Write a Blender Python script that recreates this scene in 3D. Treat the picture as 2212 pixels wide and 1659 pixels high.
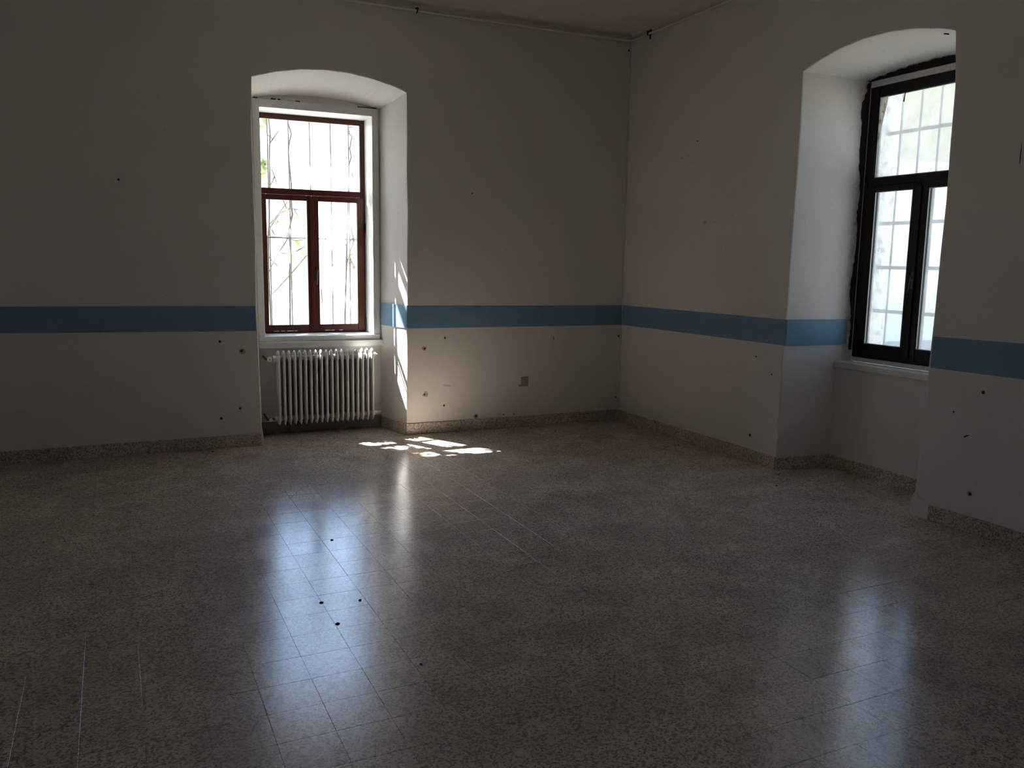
import bpy, math, random
from mathutils import Vector, Matrix

for _o in list(bpy.data.objects):
    bpy.data.objects.remove(_o)
S = bpy.context.scene
COL = S.collection
R = random.Random(7)
PI = math.pi

# ------------------------------------------------------------------ camera
F_PX, YAW, PITCH, ROLL = 1801.0647, 1.1446, -0.1454, 0.0153
CAM = Vector((-4.5457, -7.3128, 1.6))
fw = Vector((math.cos(PITCH) * math.cos(YAW), math.cos(PITCH) * math.sin(YAW), math.sin(PITCH)))
rt = Vector((math.sin(YAW), -math.cos(YAW), 0)); up = rt.cross(fw)
rt2 = math.cos(ROLL) * rt + math.sin(ROLL) * up
up2 = -math.sin(ROLL) * rt + math.cos(ROLL) * up
cam_data = bpy.data.cameras.new('camera')
cam_data.sensor_width = 36.0; cam_data.sensor_fit = 'HORIZONTAL'
cam_data.lens = F_PX / 2212 * 36.0; cam_data.clip_end = 300
cam = bpy.data.objects.new('camera', cam_data); COL.objects.link(cam)
cam.matrix_world = Matrix(((rt2.x, up2.x, -fw.x, CAM.x), (rt2.y, up2.y, -fw.y, CAM.y),
                           (rt2.z, up2.z, -fw.z, CAM.z), (0, 0, 0, 1)))
S.camera = cam

# ------------------------------------------------------------------ sky, sun, exposure
SUN_DIR = Vector((0.56, -1.0, -1.5)).normalized()      # direction the sunlight travels
SUN_E, SKY_S = 78.0, 0.61
world = bpy.data.worlds.new('sky'); S.world = world; world.use_nodes = True
wn = world.node_tree.nodes; wl = world.node_tree.links
bg = wn['Background']
sky = wn.new('ShaderNodeTexSky'); sky.sky_type = 'NISHITA'; sky.sun_disc = False
sky.sun_elevation = math.asin(-SUN_DIR.z)
sky.sun_rotation = math.atan2(-SUN_DIR.x, -SUN_DIR.y)
sky.air_density = 1.0; sky.dust_density = 0.7; sky.ozone_density = 1.0
wl.new(sky.outputs[0], bg.inputs[0]); bg.inputs[1].default_value = SKY_S
sun_data = bpy.data.lights.new('sun', 'SUN'); sun_data.energy = SUN_E; sun_data.angle = math.radians(0.24)
sun_data.color = (1.0, 0.97, 0.93)
sun = bpy.data.objects.new('sun', sun_data); COL.objects.link(sun)
sun.rotation_euler = SUN_DIR.to_track_quat('-Z', 'Y').to_euler(); sun.location = (-8, 14, 22)
S.view_settings.view_transform = 'Standard'; S.view_settings.look = 'None'
S.view_settings.gamma = 1.0; S.view_settings.use_curve_mapping = False
S.view_settings.exposure = 0.42
S.cycles.use_denoising = True
S.cycles.max_bounces = 7; S.cycles.diffuse_bounces = 5; S.cycles.glossy_bounces = 3; S.cycles.transparent_max_bounces = 10
S.cycles.use_adaptive_sampling = True; S.cycles.adaptive_threshold = 0.03
S.cycles.caustics_reflective = False; S.cycles.caustics_refractive = False

# ------------------------------------------------------------------ wall frames: (s along wall to the right, n outward, z)
WB = -0.0146
TB = Vector((-math.sin(WB), -math.cos(WB), 0)); NB = Vector((math.cos(WB), -math.sin(WB), 0))
def FA(s, n, z): return Vector((s, n, z))
def FB(s, n, z): return TB * s + NB * n + Vector((0, 0, z))
def FW(x, y, z): return Vector((x, y, z))

# window daylight portals (sampling guides for the sky, no light of their own)
def portal(F, s, n, z, w, h, outward):
    d = bpy.data.lights.new('window_portal', 'AREA'); d.shape = 'RECTANGLE'; d.size = w; d.size_y = h
    d.cycles.is_portal = True
    o = bpy.data.objects.new('window_portal', d); COL.objects.link(o)
    o.location = F(s, n, z); o.rotation_euler = (-outward).to_track_quat('-Z', 'Z').to_euler()
portal(FA, -2.972, 0.985, 1.92, 1.06, 2.10, Vector((0, 1, 0)))
portal(FB, 2.947, 0.93, 1.92, 1.12, 2.16, NB)

# ------------------------------------------------------------------ materials
def mat(name, col, rough=0.6, metal=0.0, spec=0.5):
    m = bpy.data.materials.new(name); m.use_nodes = True
    b = m.node_tree.nodes['Principled BSDF']
    b.inputs['Base Color'].default_value = (*col, 1); b.inputs['Roughness'].default_value = rough
    b.inputs['Metallic'].default_value = metal; b.inputs['Specular IOR Level'].default_value = spec
    return m
class NG:
    def __init__(s, m): s.t = m.node_tree; s.b = s.t.nodes['Principled BSDF']
    def n(s, typ, **kw):
        x = s.t.nodes.new(typ)
        for k, v in kw.items(): setattr(x, k, v)
        return x
    def l(s, a, b): s.t.links.new(a, b)
    def pos(s): return s.n('ShaderNodeNewGeometry').outputs['Position']
    def noise(s, scale, detail=4, rough=0.5, vec=None, dist=0.0):
        x = s.n('ShaderNodeTexNoise'); x.inputs['Scale'].default_value = scale; x.inputs['Detail'].default_value = detail
        x.inputs['Roughness'].default_value = rough; x.inputs['Distortion'].default_value = dist
        s.l(vec if vec is not None else s.pos(), x.inputs['Vector']); return x.outputs['Fac']
    def ramp(s, fac, stops, interp='LINEAR'):
        x = s.n('ShaderNodeValToRGB'); x.color_ramp.interpolation = interp
        e = x.color_ramp.elements
        while len(e) < len(stops): e.new(0.5)
        for i, (p, c) in enumerate(stops):
            e[i].position = p; e[i].color = (*c, 1) if len(c) == 3 else c
        s.l(fac, x.inputs[0]); return x.outputs[0]
    def mix(s, fac, a, b, mode='MIX'):
        x = s.n('ShaderNodeMix', data_type='RGBA', blend_type=mode)
        for i, v in ((0, fac), (6, a), (7, b)):
            if hasattr(v, 'is_linked'): s.l(v, x.inputs[i])
            elif i == 0: x.inputs[i].default_value = v
            else: x.inputs[i].default_value = (*v, 1)
        return x.outputs[2]
    def math(s, op, a, b=0.0, clamp=False):
        x = s.n('ShaderNodeMath', operation=op, use_clamp=clamp)
        for i, v in ((0, a), (1, b)):
            if hasattr(v, 'is_linked'): s.l(v, x.inputs[i])
            else: x.inputs[i].default_value = v
        return x.outputs[0]
    def bump(s, h, strength, dist=0.01):
        x = s.n('ShaderNodeBump'); x.inputs['Strength'].default_value = strength; x.inputs['Distance'].default_value = dist
        s.l(h, x.inputs['Height']); s.l(x.outputs[0], s.b.inputs['Normal'])
    def color(s, c): s.l(c, s.b.inputs['Base Color'])
G3 = lambda v: (v, v, v)

def plaster(name, c0, c1, speckle_band=None):
    m = mat(name, c0, 0.85, spec=0.15); g = NG(m)
    c = g.mix(g.ramp(g.noise(1.7, 3, 0.6), [(0.35, G3(0)), (0.7, G3(1))]), c0, c1)
    sp = g.ramp(g.noise(9, 3, 0.7), [(0.66, G3(0)), (0.80, G3(0.35))])
    c = g.mix(sp, c, (0.36, 0.32, 0.27))
    if speckle_band:
        d = g.n('ShaderNodeVectorMath', operation='DOT_PRODUCT'); d.inputs[1].default_value = speckle_band[0]
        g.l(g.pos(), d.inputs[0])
        near = g.n('ShaderNodeMapRange'); near.inputs[1].default_value = speckle_band[1]; near.inputs[2].default_value = speckle_band[2]
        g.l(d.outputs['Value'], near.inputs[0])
        speckle = g.ramp(g.noise(13, 4, 0.75), [(0.50, G3(0)), (0.62, G3(1))])
        c = g.mix(g.math('MULTIPLY', speckle, g.math('MULTIPLY', near.outputs[0], 0.7)), c, (0.16, 0.15, 0.13))  # dark speckles, stronger towards the far end of the depth band
    g.color(c)
    g.bump(g.noise(6, 4, 0.6), 0.35, 0.012)
    return m
WALL0, WALL1 = (0.785, 0.745, 0.71), (0.75, 0.71, 0.675)
M_WALL = plaster('cream_plaster', WALL0, WALL1)
M_WALLB = plaster('cream_plaster_speckled', WALL0, WALL1, (tuple(NB), 0.49, 0.61))
M_CEIL = plaster('ceiling_plaster', (0.70, 0.645, 0.58), (0.67, 0.615, 0.55))
M_STRIPE = mat('blue_paint', (0.12, 0.27, 0.40), 0.6, spec=0.25)
g = NG(M_STRIPE); g.color(g.mix(g.ramp(g.noise(5, 5), [(0.3, G3(0)), (0.7, G3(1))]), (0.165, 0.305, 0.455), (0.195, 0.34, 0.495)))
g.bump(g.noise(40, 3), 0.2, 0.004)

TILE, TA, TX, TY = 0.1981, 0.0203, -3.7978, -3.8569
def terrazzo(name, rough, tiles):
    m = mat(name, (0.3, 0.27, 0.24), rough, spec=0.9 if tiles else 0.4); g = NG(m)
    warp = g.n('ShaderNodeVectorMath', operation='ADD')
    nz = g.n('ShaderNodeTexNoise'); nz.inputs['Scale'].default_value = 30; g.l(g.pos(), nz.inputs['Vector'])
    sc = g.n('ShaderNodeVectorMath', operation='SCALE'); sc.inputs['Scale'].default_value = 0.011
    g.l(nz.outputs['Color'], sc.inputs[0]); g.l(g.pos(), warp.inputs[0]); g.l(sc.outputs[0], warp.inputs[1])
    v = g.n('ShaderNodeTexVoronoi'); v.inputs['Scale'].default_value = 135; g.l(warp.outputs[0], v.inputs['Vector'])
    sep = g.n('ShaderNodeSeparateColor'); g.l(v.outputs['Color'], sep.inputs[0])
    chip = g.ramp(sep.outputs[0], [(0.0, (0.29, 0.21, 0.17)), (0.22, (0.46, 0.365, 0.305)), (0.40, (0.66, 0.565, 0.49)),
                                   (0.68, (0.74, 0.645, 0.565)), (0.94, (0.80, 0.725, 0.645))], 'CONSTANT')
    fine = g.ramp(g.noise(150, 1, 0.6), [(0.42, G3(0)), (0.58, G3(1))])
    c = g.mix(g.math('MULTIPLY', fine, 0.35), chip, (0.40, 0.34, 0.295))
    blot = g.ramp(g.noise(3.0, 2, 0.6), [(0.3, G3(0.80)), (0.7, G3(1.08))])
    c = g.mix(1.0, c, blot, 'MULTIPLY')
    if tiles:
        g.b.inputs['IOR'].default_value = 1.75
        mp = g.n('ShaderNodeMapping', vector_type='TEXTURE'); mp.inputs['Location'].default_value = (TX, TY, 0)
        mp.inputs['Rotation'].default_value = (0, 0, TA); mp.inputs['Scale'].default_value = (TILE, TILE, 1)
        g.l(g.pos(), mp.inputs[0])
        fl = g.n('ShaderNodeVectorMath', operation='FLOOR'); g.l(mp.outputs[0], fl.inputs[0])
        wnz = g.n('ShaderNodeTexWhiteNoise', noise_dimensions='2D'); g.l(fl.outputs[0], wnz.inputs['Vector'])
        c = g.mix(1.0, c, g.ramp(wnz.outputs['Value'], [(0, G3(0.90)), (1, G3(1.06))]), 'MULTIPLY')
        dull = g.ramp(g.noise(2.2, 3, 0.65), [(0.35, G3(0)), (0.75, G3(1))])
        sm = g.n('ShaderNodeMapping'); sm.inputs['Rotation'].default_value = (0, 0, 0.12); sm.inputs['Scale'].default_value = (9, 1.6, 1)
        g.l(g.pos(), sm.inputs[0])
        scuff = g.ramp(g.noise(1.0, 3, 0.65, sm.outputs[0], 0.4), [(0.45, G3(0)), (0.75, G3(1))])
        rr = g.math('ADD', rough, g.math('ADD', g.math('MULTIPLY', dull, 0.06), g.math('MULTIPLY', scuff, 0.025)))
        rr = g.math('ADD', rr, g.math('MULTIPLY', wnz.outputs['Value'], 0.03))
        g.l(rr, g.b.inputs['Roughness'])
        g.bump(g.noise(9, 2), 0.10, 0.004)
    g.color(c); return m
M_TILE = terrazzo('terrazzo_tile', 0.165, True)
M_SKIRT = terrazzo('terrazzo_skirting', 0.45, False)
M_GROUT = mat('grout', (0.10, 0.085, 0.07), 0.9, spec=0.1)
M_WHITE = mat('white_gloss_paint', (0.72, 0.72, 0.69), 0.4)
g = NG(M_WHITE); g.color(g.mix(g.ramp(g.noise(12, 5, 0.6), [(0.55, G3(0)), (0.75, G3(0.5))]), (0.74, 0.735, 0.71), (0.55, 0.53, 0.48)))
M_RAD = mat('radiator_enamel', (0.66, 0.66, 0.62), 0.38)
g = NG(M_RAD); g.color(g.mix(g.ramp(g.noise(22, 6, 0.65), [(0.60, G3(0)), (0.78, G3(0.6))]), (0.68, 0.675, 0.635), (0.42, 0.38, 0.31)))
M_SLOT_SHADE = mat('slot_shade_enamel', (0.085, 0.08, 0.07), 0.8, spec=0.2)  # shade of the deep slots put into the colour of the radiator fins
M_RUST = mat('bare_rust', (0.045, 0.03, 0.022), 0.8, spec=0.2)
M_BROWN = mat('varnished_wood', (0.06, 0.013, 0.009), 0.40, spec=0.3)
g = NG(M_BROWN)
gm = g.n('ShaderNodeMapping'); gm.inputs['Scale'].default_value = (30, 30, 3); g.l(g.pos(), gm.inputs[0])
g.color(g.mix(g.noise(2, 5, 0.6, gm.outputs[0]), (0.048, 0.011, 0.008), (0.10, 0.025, 0.015)))
M_DARK = mat('dark_brown_frame', (0.012, 0.009, 0.007), 0.5, spec=0.2)
g = NG(M_DARK); g.color(g.mix(g.noise(8, 4), (0.010, 0.0075, 0.006), (0.017, 0.0125, 0.010)))
M_BLACK = mat('black_metal', (0.02, 0.018, 0.016), 0.35, 0.3)
M_GASKET = mat('pale_gasket', (0.45, 0.45, 0.43), 0.5)
M_MORTAR = mat('dark_crumbled_mortar', (0.06, 0.05, 0.04), 0.95, spec=0.05)
g = NG(M_MORTAR); g.bump(g.noise(70, 5, 0.7), 0.8, 0.02)
M_CEMENT = mat('grey_cement', (0.20, 0.19, 0.17), 0.9, spec=0.1)
g = NG(M_CEMENT); g.color(g.mix(g.noise(18, 6, 0.7), (0.13, 0.125, 0.11), (0.28, 0.265, 0.24)))
M_HOLE = mat('hole_dark', (0.07, 0.055, 0.045), 0.95, spec=0.0)
M_CHIP = mat('bare_plaster_patch', (0.42, 0.39, 0.34), 0.9, spec=0.1)
M_SMUDGE = mat('scuffed_paint', (0.60, 0.55, 0.49), 0.9, spec=0.1)
M_PLATE = mat('grey_filler', (0.33, 0.315, 0.28), 0.8, spec=0.2)
M_PIPE = mat('painted_pipe', (0.80, 0.76, 0.70), 0.6, spec=0.3)
M_BRASS = mat('tarnished_brass', (0.10, 0.075, 0.045), 0.5, 0.6)
M_CREAM = mat('cream_plastic', (0.72, 0.62, 0.44), 0.45)
M_WCAP = mat('white_plastic', (0.72, 0.71, 0.68), 0.4)
M_DEBRIS = mat('dark_crumb', (0.03, 0.024, 0.02), 0.9, spec=0.1)
M_IRON = mat('grey_painted_iron', (0.30, 0.30, 0.30), 0.6)
M_BARK = mat('vine_bark', (0.20, 0.17, 0.14), 0.9, spec=0.1)
g = NG(M_BARK); g.color(g.mix(g.noise(60, 4), (0.14, 0.115, 0.09), (0.28, 0.24, 0.20)))
M_GROUND = mat('pale_gravel', (0.42, 0.42, 0.41), 0.95, spec=0.1)
g = NG(M_GROUND); g.color(g.mix(g.noise(3, 8, 0.7), (0.17, 0.18, 0.16), (0.25, 0.26, 0.24)))
M_FACADE = plaster('pale_facade', (0.70, 0.67, 0.60), (0.62, 0.59, 0.53))
M_OCHRE = plaster('ochre_facade', (0.29, 0.255, 0.18), (0.27, 0.235, 0.165))
M_ROOF = mat('brown_roof_tile', (0.22, 0.11, 0.07), 0.9)

def leafmat(name, c, trans):
    m = bpy.data.materials.new(name); m.use_nodes = True; t = m.node_tree
    b = t.nodes['Principled BSDF']; b.inputs['Base Color'].default_value = (*c, 1); b.inputs['Roughness'].default_value = 0.55
    tr = t.nodes.new('ShaderNodeBsdfTranslucent'); tr.inputs[0].default_value = (*trans, 1)
    mx = t.nodes.new('ShaderNodeMixShader'); mx.inputs[0].default_value = 0.45
    t.links.new(b.outputs[0], mx.inputs[1]); t.links.new(tr.outputs[0], mx.inputs[2])
    t.links.new(mx.outputs[0], t.nodes['Material Output'].inputs[0]); return m
M_LEAF = leafmat('leaf_green', (0.10, 0.16, 0.04), (0.26, 0.34, 0.10))
M_LEAFY = leafmat('leaf_yellow_green', (0.30, 0.36, 0.08), (0.46, 0.58, 0.14))
M_LEAFR = leafmat('leaf_dry', (0.26, 0.18, 0.14), (0.34, 0.22, 0.18))

def glass(name, haze0, haze1, tint=(0.95, 0.97, 0.97)):
    """thin window pane: clear, faintly mirror-like, with a hazy film that scatters daylight"""
    m = bpy.data.materials.new(name); m.use_nodes = True; t = m.node_tree; t.nodes.remove(t.nodes['Principled BSDF'])
    tp = t.nodes.new('ShaderNodeBsdfTransparent'); tp.inputs[0].default_value = (*tint, 1)
    tl = t.nodes.new('ShaderNodeBsdfTranslucent'); tl.inputs[0].default_value = (0.86, 0.88, 0.88, 1)
    gl = t.nodes.new('ShaderNodeBsdfGlossy'); gl.inputs['Roughness'].default_value = 0.03
    geo = t.nodes.new('ShaderNodeNewGeometry')
    nz = t.nodes.new('ShaderNodeTexNoise'); nz.inputs['Scale'].default_value = 4; nz.inputs['Detail'].default_value = 3
    nz.inputs['Roughness'].default_value = 0.65
    t.links.new(geo.outputs['Position'], nz.inputs['Vector'])
    mr = t.nodes.new('ShaderNodeMapRange'); mr.inputs[1].default_value = 0.35; mr.inputs[2].default_value = 0.7
    mr.inputs[3].default_value = haze0; mr.inputs[4].default_value = haze1; t.links.new(nz.outputs['Fac'], mr.inputs[0])
    m1 = t.nodes.new('ShaderNodeMixShader'); t.links.new(mr.outputs[0], m1.inputs[0])
    t.links.new(tp.outputs[0], m1.inputs[1]); t.links.new(tl.outputs[0], m1.inputs[2])
    lw = t.nodes.new('ShaderNodeFresnel'); lw.inputs[0].default_value = 1.45
    m2 = t.nodes.new('ShaderNodeMixShader'); t.links.new(lw.outputs[0], m2.inputs[0])
    t.links.new(m1.outputs[0], m2.inputs[1]); t.links.new(gl.outputs[0], m2.inputs[2])
    t.links.new(m2.outputs[0], t.nodes['Material Output'].inputs[0]); return m
M_GLASS1 = glass('glare_haze_glass', 0.03, 0.06)  # slight haze added to the clear panes, standing in for window glare
M_GLASS2 = glass('grimy_frosted_glass', 0.22, 0.32, (0.70, 0.72, 0.72))

# ------------------------------------------------------------------ mesh helpers
class MB:
    def __init__(s, F=FW): s.F = F; s.v = []; s.f = []
    def pt(s, a, n, z): s.v.append(tuple(s.F(a, n, z))); return len(s.v) - 1
    def poly(s, pts): s.f.append([s.pt(*p) for p in pts])
    def box(s, a0, a1, n0, n1, z0, z1, bev=0.0):
        a0, a1 = sorted((a0, a1)); n0, n1 = sorted((n0, n1)); z0, z1 = sorted((z0, z1))
        if bev <= 0:
            i = [s.pt(a, n, z) for z in (z0, z1) for n in (n0, n1) for a in (a0, a1)]
            for q in ((0, 2, 3, 1), (4, 5, 7, 6), (0, 1, 5, 4), (2, 6, 7, 3), (0, 4, 6, 2), (1, 3, 7, 5)):
                s.f.append([i[k] for k in q])
            return s
        b = min(bev, (a1 - a0) / 2.2, (n1 - n0) / 2.2, (z1 - z0) / 2.2)
        lo = (a0, n0, z0); hi = (a1, n1, z1); idx = {}
        for cx in (0, 1):
            for cy in (0, 1):
                for cz in (0, 1):
                    c = (cx, cy, cz)
                    for ax in range(3):
                        p = []
                        for k in range(3):
                            e = hi[k] if c[k] else lo[k]
                            if k != ax: e += -b if c[k] else b
                            p.append(e)
                        idx[c, ax] = s.pt(*p)
        for ax in range(3):
            u, w = [(1, 2), (2, 0), (0, 1)][ax]
            for d in (0, 1):
                q = []
                for (x, y) in ((0, 0), (1, 0), (1, 1), (0, 1)):
                    c = [0, 0, 0]; c[ax] = d; c[u] = x; c[w] = y; q.append(idx[tuple(c), ax])
                s.f.append(q if d else q[::-1])
        for ax in range(3):
            u, w = [(1, 2), (2, 0), (0, 1)][ax]
            for x in (0, 1):
                for y in (0, 1):
                    c0 = [0, 0, 0]; c0[u] = x; c0[w] = y; c1 = list(c0); c1[ax] = 1
                    c0 = tuple(c0); c1 = tuple(c1)
                    q = [idx[c0, u], idx[c1, u], idx[c1, w], idx[c0, w]]
                    s.f.append(q if (x == y) else q[::-1])
        for cx in (0, 1):
            for cy in (0, 1):
                for cz in (0, 1):
                    c = (cx, cy, cz); q = [idx[c, 0], idx[c, 1], idx[c, 2]]
                    s.f.append(q if (cx + cy + cz) % 2 == 1 else q[::-1])
        return s
    def tube(s, path, rad, seg=8, caps=True, closed=False, ell=None):
        """tube along path points (local coords); rad number or list; ell=(axis vector, factor) squashes"""
        P = [Vector(p) for p in path]; N = len(P)
        rad = rad if isinstance(rad, (list, tuple)) else [rad] * N
        rings = []; prev = None
        for i in range(N):
            if closed: t = P[(i + 1) % N] - P[i - 1]
            else: t = P[min(i + 1, N - 1)] - P[max(i - 1, 0)]
            t.normalize()
            if prev is None:
                h = Vector((0, 0, 1)) if abs(t.z) < 0.9 else Vector((1, 0, 0))
                u = t.cross(h).normalized()
            else:
                u = (prev - t * prev.dot(t)).normalized()
            prev = u; w = t.cross(u); ring = []
            for k in range(seg):
                a = 2 * PI * k / seg; off = u * math.cos(a) * rad[i] + w * math.sin(a) * rad[i]
                if ell: off = off + ell[0] * (off.dot(ell[0]) * (ell[1] - 1))
                p = P[i] + off; ring.append(s.pt(*p))
            rings.append(ring)
        for i in range(N if closed else N - 1):
            A, B = rings[i], rings[(i + 1) % N]
            for k in range(seg): s.f.append([A[k], A[(k + 1) % seg], B[(k + 1) % seg], B[k]])
        if caps and not closed:
            s.f.append(rings[0][::-1]); s.f.append(rings[-1])
        return s
    def disc_y(s, a, n, z, r, d, seg=14, jag=0.0, rng=R):
        """flat blob facing the room (towards -n), thickness d"""
        o = [(math.cos(2 * PI * k / seg) * r * (1 + rng.uniform(-jag, jag)), math.sin(2 * PI * k / seg) * r * (1 + rng.uniform(-jag, jag))) for k in range(seg)]
        f = [s.pt(a + x, n - d, z + y) for x, y in o]; b = [s.pt(a + x * 1.05, n, z + y * 1.05) for x, y in o]
        s.f.append(f[::-1])
        for k in range(seg): s.f.append([b[k], b[(k + 1) % seg], f[(k + 1) % seg], f[k]][::-1])
        return s
    def blob(s, pts, n, d):
        """flat outline (a,z) list with thickness d towards the room"""
        f = [s.pt(a, n - d, z) for a, z in pts]; b = [s.pt(a, n, z) for a, z in pts]; K = len(pts)
        s.f.append(f)
        for k in range(K): s.f.append([b[k], b[(k + 1) % K], f[(k + 1) % K], f[k]])
        return s
    def build(s, name, m, parent=None, smooth=False, kind=None, recalc=True):
        me = bpy.data.meshes.new(name); me.from_pydata(s.v, [], s.f)
        if recalc:
            import bmesh
            bm = bmesh.new(); bm.from_mesh(me); bmesh.ops.recalc_face_normals(bm, faces=bm.faces); bm.to_mesh(me); bm.free()
        me.materials.append(m)
        if smooth: me.polygons.foreach_set('use_smooth', [True] * len(me.polygons))
        me.update()
        o = bpy.data.objects.new(name, me); COL.objects.link(o)
        if parent is not None:
            o.parent = parent; o.matrix_parent_inverse = parent.matrix_world.inverted()
        if kind: o['kind'] = kind
        return o
def empty(name, loc=(0, 0, 0)):
    o = bpy.data.objects.new(name, None); COL.objects.link(o); o.location = loc; o.empty_display_size = 0.1
    bpy.context.view_layer.update(); return o
def tag(o, label=None, cat=None, group=None, kind=None):
    if label: o['label'] = label
    if cat: o['category'] = cat
    if group: o['group'] = group
    if kind: o['kind'] = kind
    return o
def struct(o, label, cat): return tag(o, label, cat, kind='structure')

# ------------------------------------------------------------------ room shell
X_L, Y_F, H_C = -6.3, -9.4, 3.815
RC = 0.012   # plaster corner radius

def interp(tab, z):
    if z <= tab[0][0]: return tab[0][1]
    for (z0, a0), (z1, a1) in zip(tab, tab[1:]):
        if z <= z1: return a0 + (a1 - a0) * (z - z0) / (z1 - z0)
    return tab[-1][1]
def arch_pts(sl, sr, spring, apex, M):
    w = (sr - sl) / 2; h = apex - spring; rad = (w * w + h * h) / (2 * h); c = (sl + sr) / 2; zc = apex - rad
    a0 = math.asin(w / rad)
    return [(c + rad * math.sin(-a0 + 2 * a0 * k / M), zc + rad * math.cos(-a0 + 2 * a0 * k / M)) for k in range(M + 1)], (c, zc)

def niche_wall(F, s0, s1, H, ltab, rtab, spring, apex, D, inl, inr, in_spring, in_apex, hole, TH, apron=None):
    """a thick plastered wall with a splayed, arched window niche down to the floor"""
    mb = MB(F); K, M = 9, 26
    zs = [spring * k / K for k in range(K)]
    wob = lambda z: 0.0025 * math.sin(z * 9.1 + s0) + 0.0018 * math.sin(z * 23 + s1)
    ap, (c, zc) = arch_pts(interp(ltab, spring), interp(rtab, spring), spring, apex, M)
    ai, (ci, zci) = arch_pts(inl, inr, in_spring, in_apex, M)
    loop = []                                               # (outer s, z, normal, inner s, z)
    for z in zs: loop.append((interp(ltab, z) + wob(z), z, (-1, 0), inl, z * in_spring / spring))
    for (a, z), (b, y) in zip(ap, ai):
        d = Vector((a - c, z - zc)).normalized()
        loop.append((a, z + 0.0015 * math.sin(a * 31), (d.x, d.y), b, y))
    for z in reversed(zs): loop.append((interp(rtab, z) + wob(z + 3), z, (1, 0), inr, z * in_spring / spring))
    front = [(a + RC * n[0], 0.0, z + RC * n[1] if z > 0 else 0) for a, z, n, b, y in loop]
    mid = [(a + 0.29 * RC * n[0], 0.29 * RC, z + 0.29 * RC * n[1] if z > 0 else 0) for a, z, n, b, y in loop]
    edge = [(a, RC, z) for a, z, n, b, y in loop]
    inner = [(b, D, y) for a, z, n, b, y in loop]
    rings = [[mb.pt(*p) for p in L] for L in (front, mid, edge, inner)]
    for A, B in zip(rings, rings[1:]):
        for i in range(len(A) - 1): mb.f.append([A[i], A[i + 1], B[i + 1], B[i]])
    nloop = len(loop)
    # front face
    c0 = mb.pt(s0, 0, 0); c1 = mb.pt(s1, 0, 0); c2 = mb.pt(s1, 0, H); c3 = mb.pt(s0, 0, H)
    h = nloop // 2; ctop = mb.pt(front[h][0], 0, H)
    mb.f.append([c0] + rings[0][:h + 1] + [ctop, c3]); mb.f.append([ctop] + rings[0][h:] + [c1, c2])
    # niche back with rectangular hole
    h0, h1, zb, zt = hole; I = rings[3]; m0 = mb.pt(inner[h][0], D, zt); m1 = mb.pt(inner[h][0], D, zb); m2 = mb.pt(inner[h][0], D, 0)
    q = {(a, z): mb.pt(a, D, z) for a in (h0, h1) for z in (zb, zt)}
    mb.f.append(I[:h + 1] + [m0, q[h0, zt], q[h0, zb], m1, m2]); mb.f.append(I[h:] + [m2, m1, q[h1, zb], q[h1, zt], m0])
    # tunnel and outside face
    e = {(a, z): mb.pt(a, TH, z) for a in (h0, h1) for z in (zb, zt)}
    for (p, r) in (((h0, zb), (h0, zt)), ((h0, zt), (h1, zt)), ((h1, zt), (h1, zb)), ((h1, zb), (h0, zb))):
        mb.f.append([q[p], q[r], e[r], e[p]])
    S0, S1, Z0, Z1 = s0 - 0.0, s1 + 0.0, -0.5, H + 0.3
    o = {(a, z): mb.pt(a, TH, z) for a in (S0, S1) for z in (Z0, Z1)}
    for (p, r), (P, Q) in zip((((h0, zb), (h0, zt)), ((h0, zt), (h1, zt)), ((h1, zt), (h1, zb)), ((h1, zb), (h0, zb))),
                              (((S0, Z0), (S0, Z1)), ((S0, Z1), (S1, Z1)), ((S1, Z1), (S1, Z0)), ((S1, Z0), (S0, Z0)))):
        mb.f.append([e[p], e[r], o[Q], o[P]])
    t0 = mb.pt(S0, 0, Z1); t1 = mb.pt(S1, 0, Z1)
    mb.f.append([c3, c2, t1, t0]); mb.f.append([t0, t1, o[S1, Z1], o[S0, Z1]])
    mb.f.append([c0, c3, t0, o[S0, Z1], o[S0, Z0]]); mb.f.append([c1, c2, t1, o[S1, Z1], o[S1, Z0]])
    if apron:                                               # thicker parapet below the sill
        n0, zt2 = apron
        fl = lambda n, inn, tab: interp(tab, zt2) + (inn - interp(tab, zt2)) * n / D
        a0 = fl(n0, inl, ltab) + 0.001; a1 = fl(n0, inr, rtab) - 0.001
        mb.box(a0 - 0.015, a1 + 0.015, n0, D + 0.002, 0.0, zt2)
    return mb

# wall_back = the wall with the clear window and the radiator; wall_right = the wall with the dark frosted window
LT_A = [(0, -3.587), (0.45, -3.590), (0.99, -3.594), (1.2, -3.600), (1.82, -3.593), (2.57, -3.598), (3.05, -3.588)]
RT_A = [(0, -2.294), (0.6, -2.288), (1.2, -2.281), (1.86, -2.279), (2.66, -2.281), (3.05, -2.284)]
W1 = dict(h0=-3.474, h1=-2.470, zb=0.898, zt=2.905)
wall_back = niche_wall(FA, X_L - 0.3, 0.0, H_C, LT_A, RT_A, 3.053, 3.166, 0.483, -3.545, -2.398, 2.975, 3.036,
                       (W1['h0'] - 0.014, W1['h1'] + 0.014, W1['zb'] - 0.03, W1['zt'] + 0.014), 1.0).build('wall_back', M_WALL, recalc=True)
struct(wall_back, 'cream plaster wall with deep arched niche holding the clear window above the radiator', 'wall')
LT_B = [(0, 2.303), (0.6, 2.313), (1.0, 2.310), (1.2, 2.320), (1.65, 2.324), (2.03, 2.329), (2.7, 2.340), (3.02, 2.335)]
RT_B = [(0, 3.577), (0.15, 3.585), (0.65, 3.598), (1.2, 3.601), (1.66, 3.615), (2.1, 3.617), (2.66, 3.609), (3.02, 3.583)]
W2 = dict(h0=2.420, h1=3.475, zb=0.864, zt=2.996)
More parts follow.
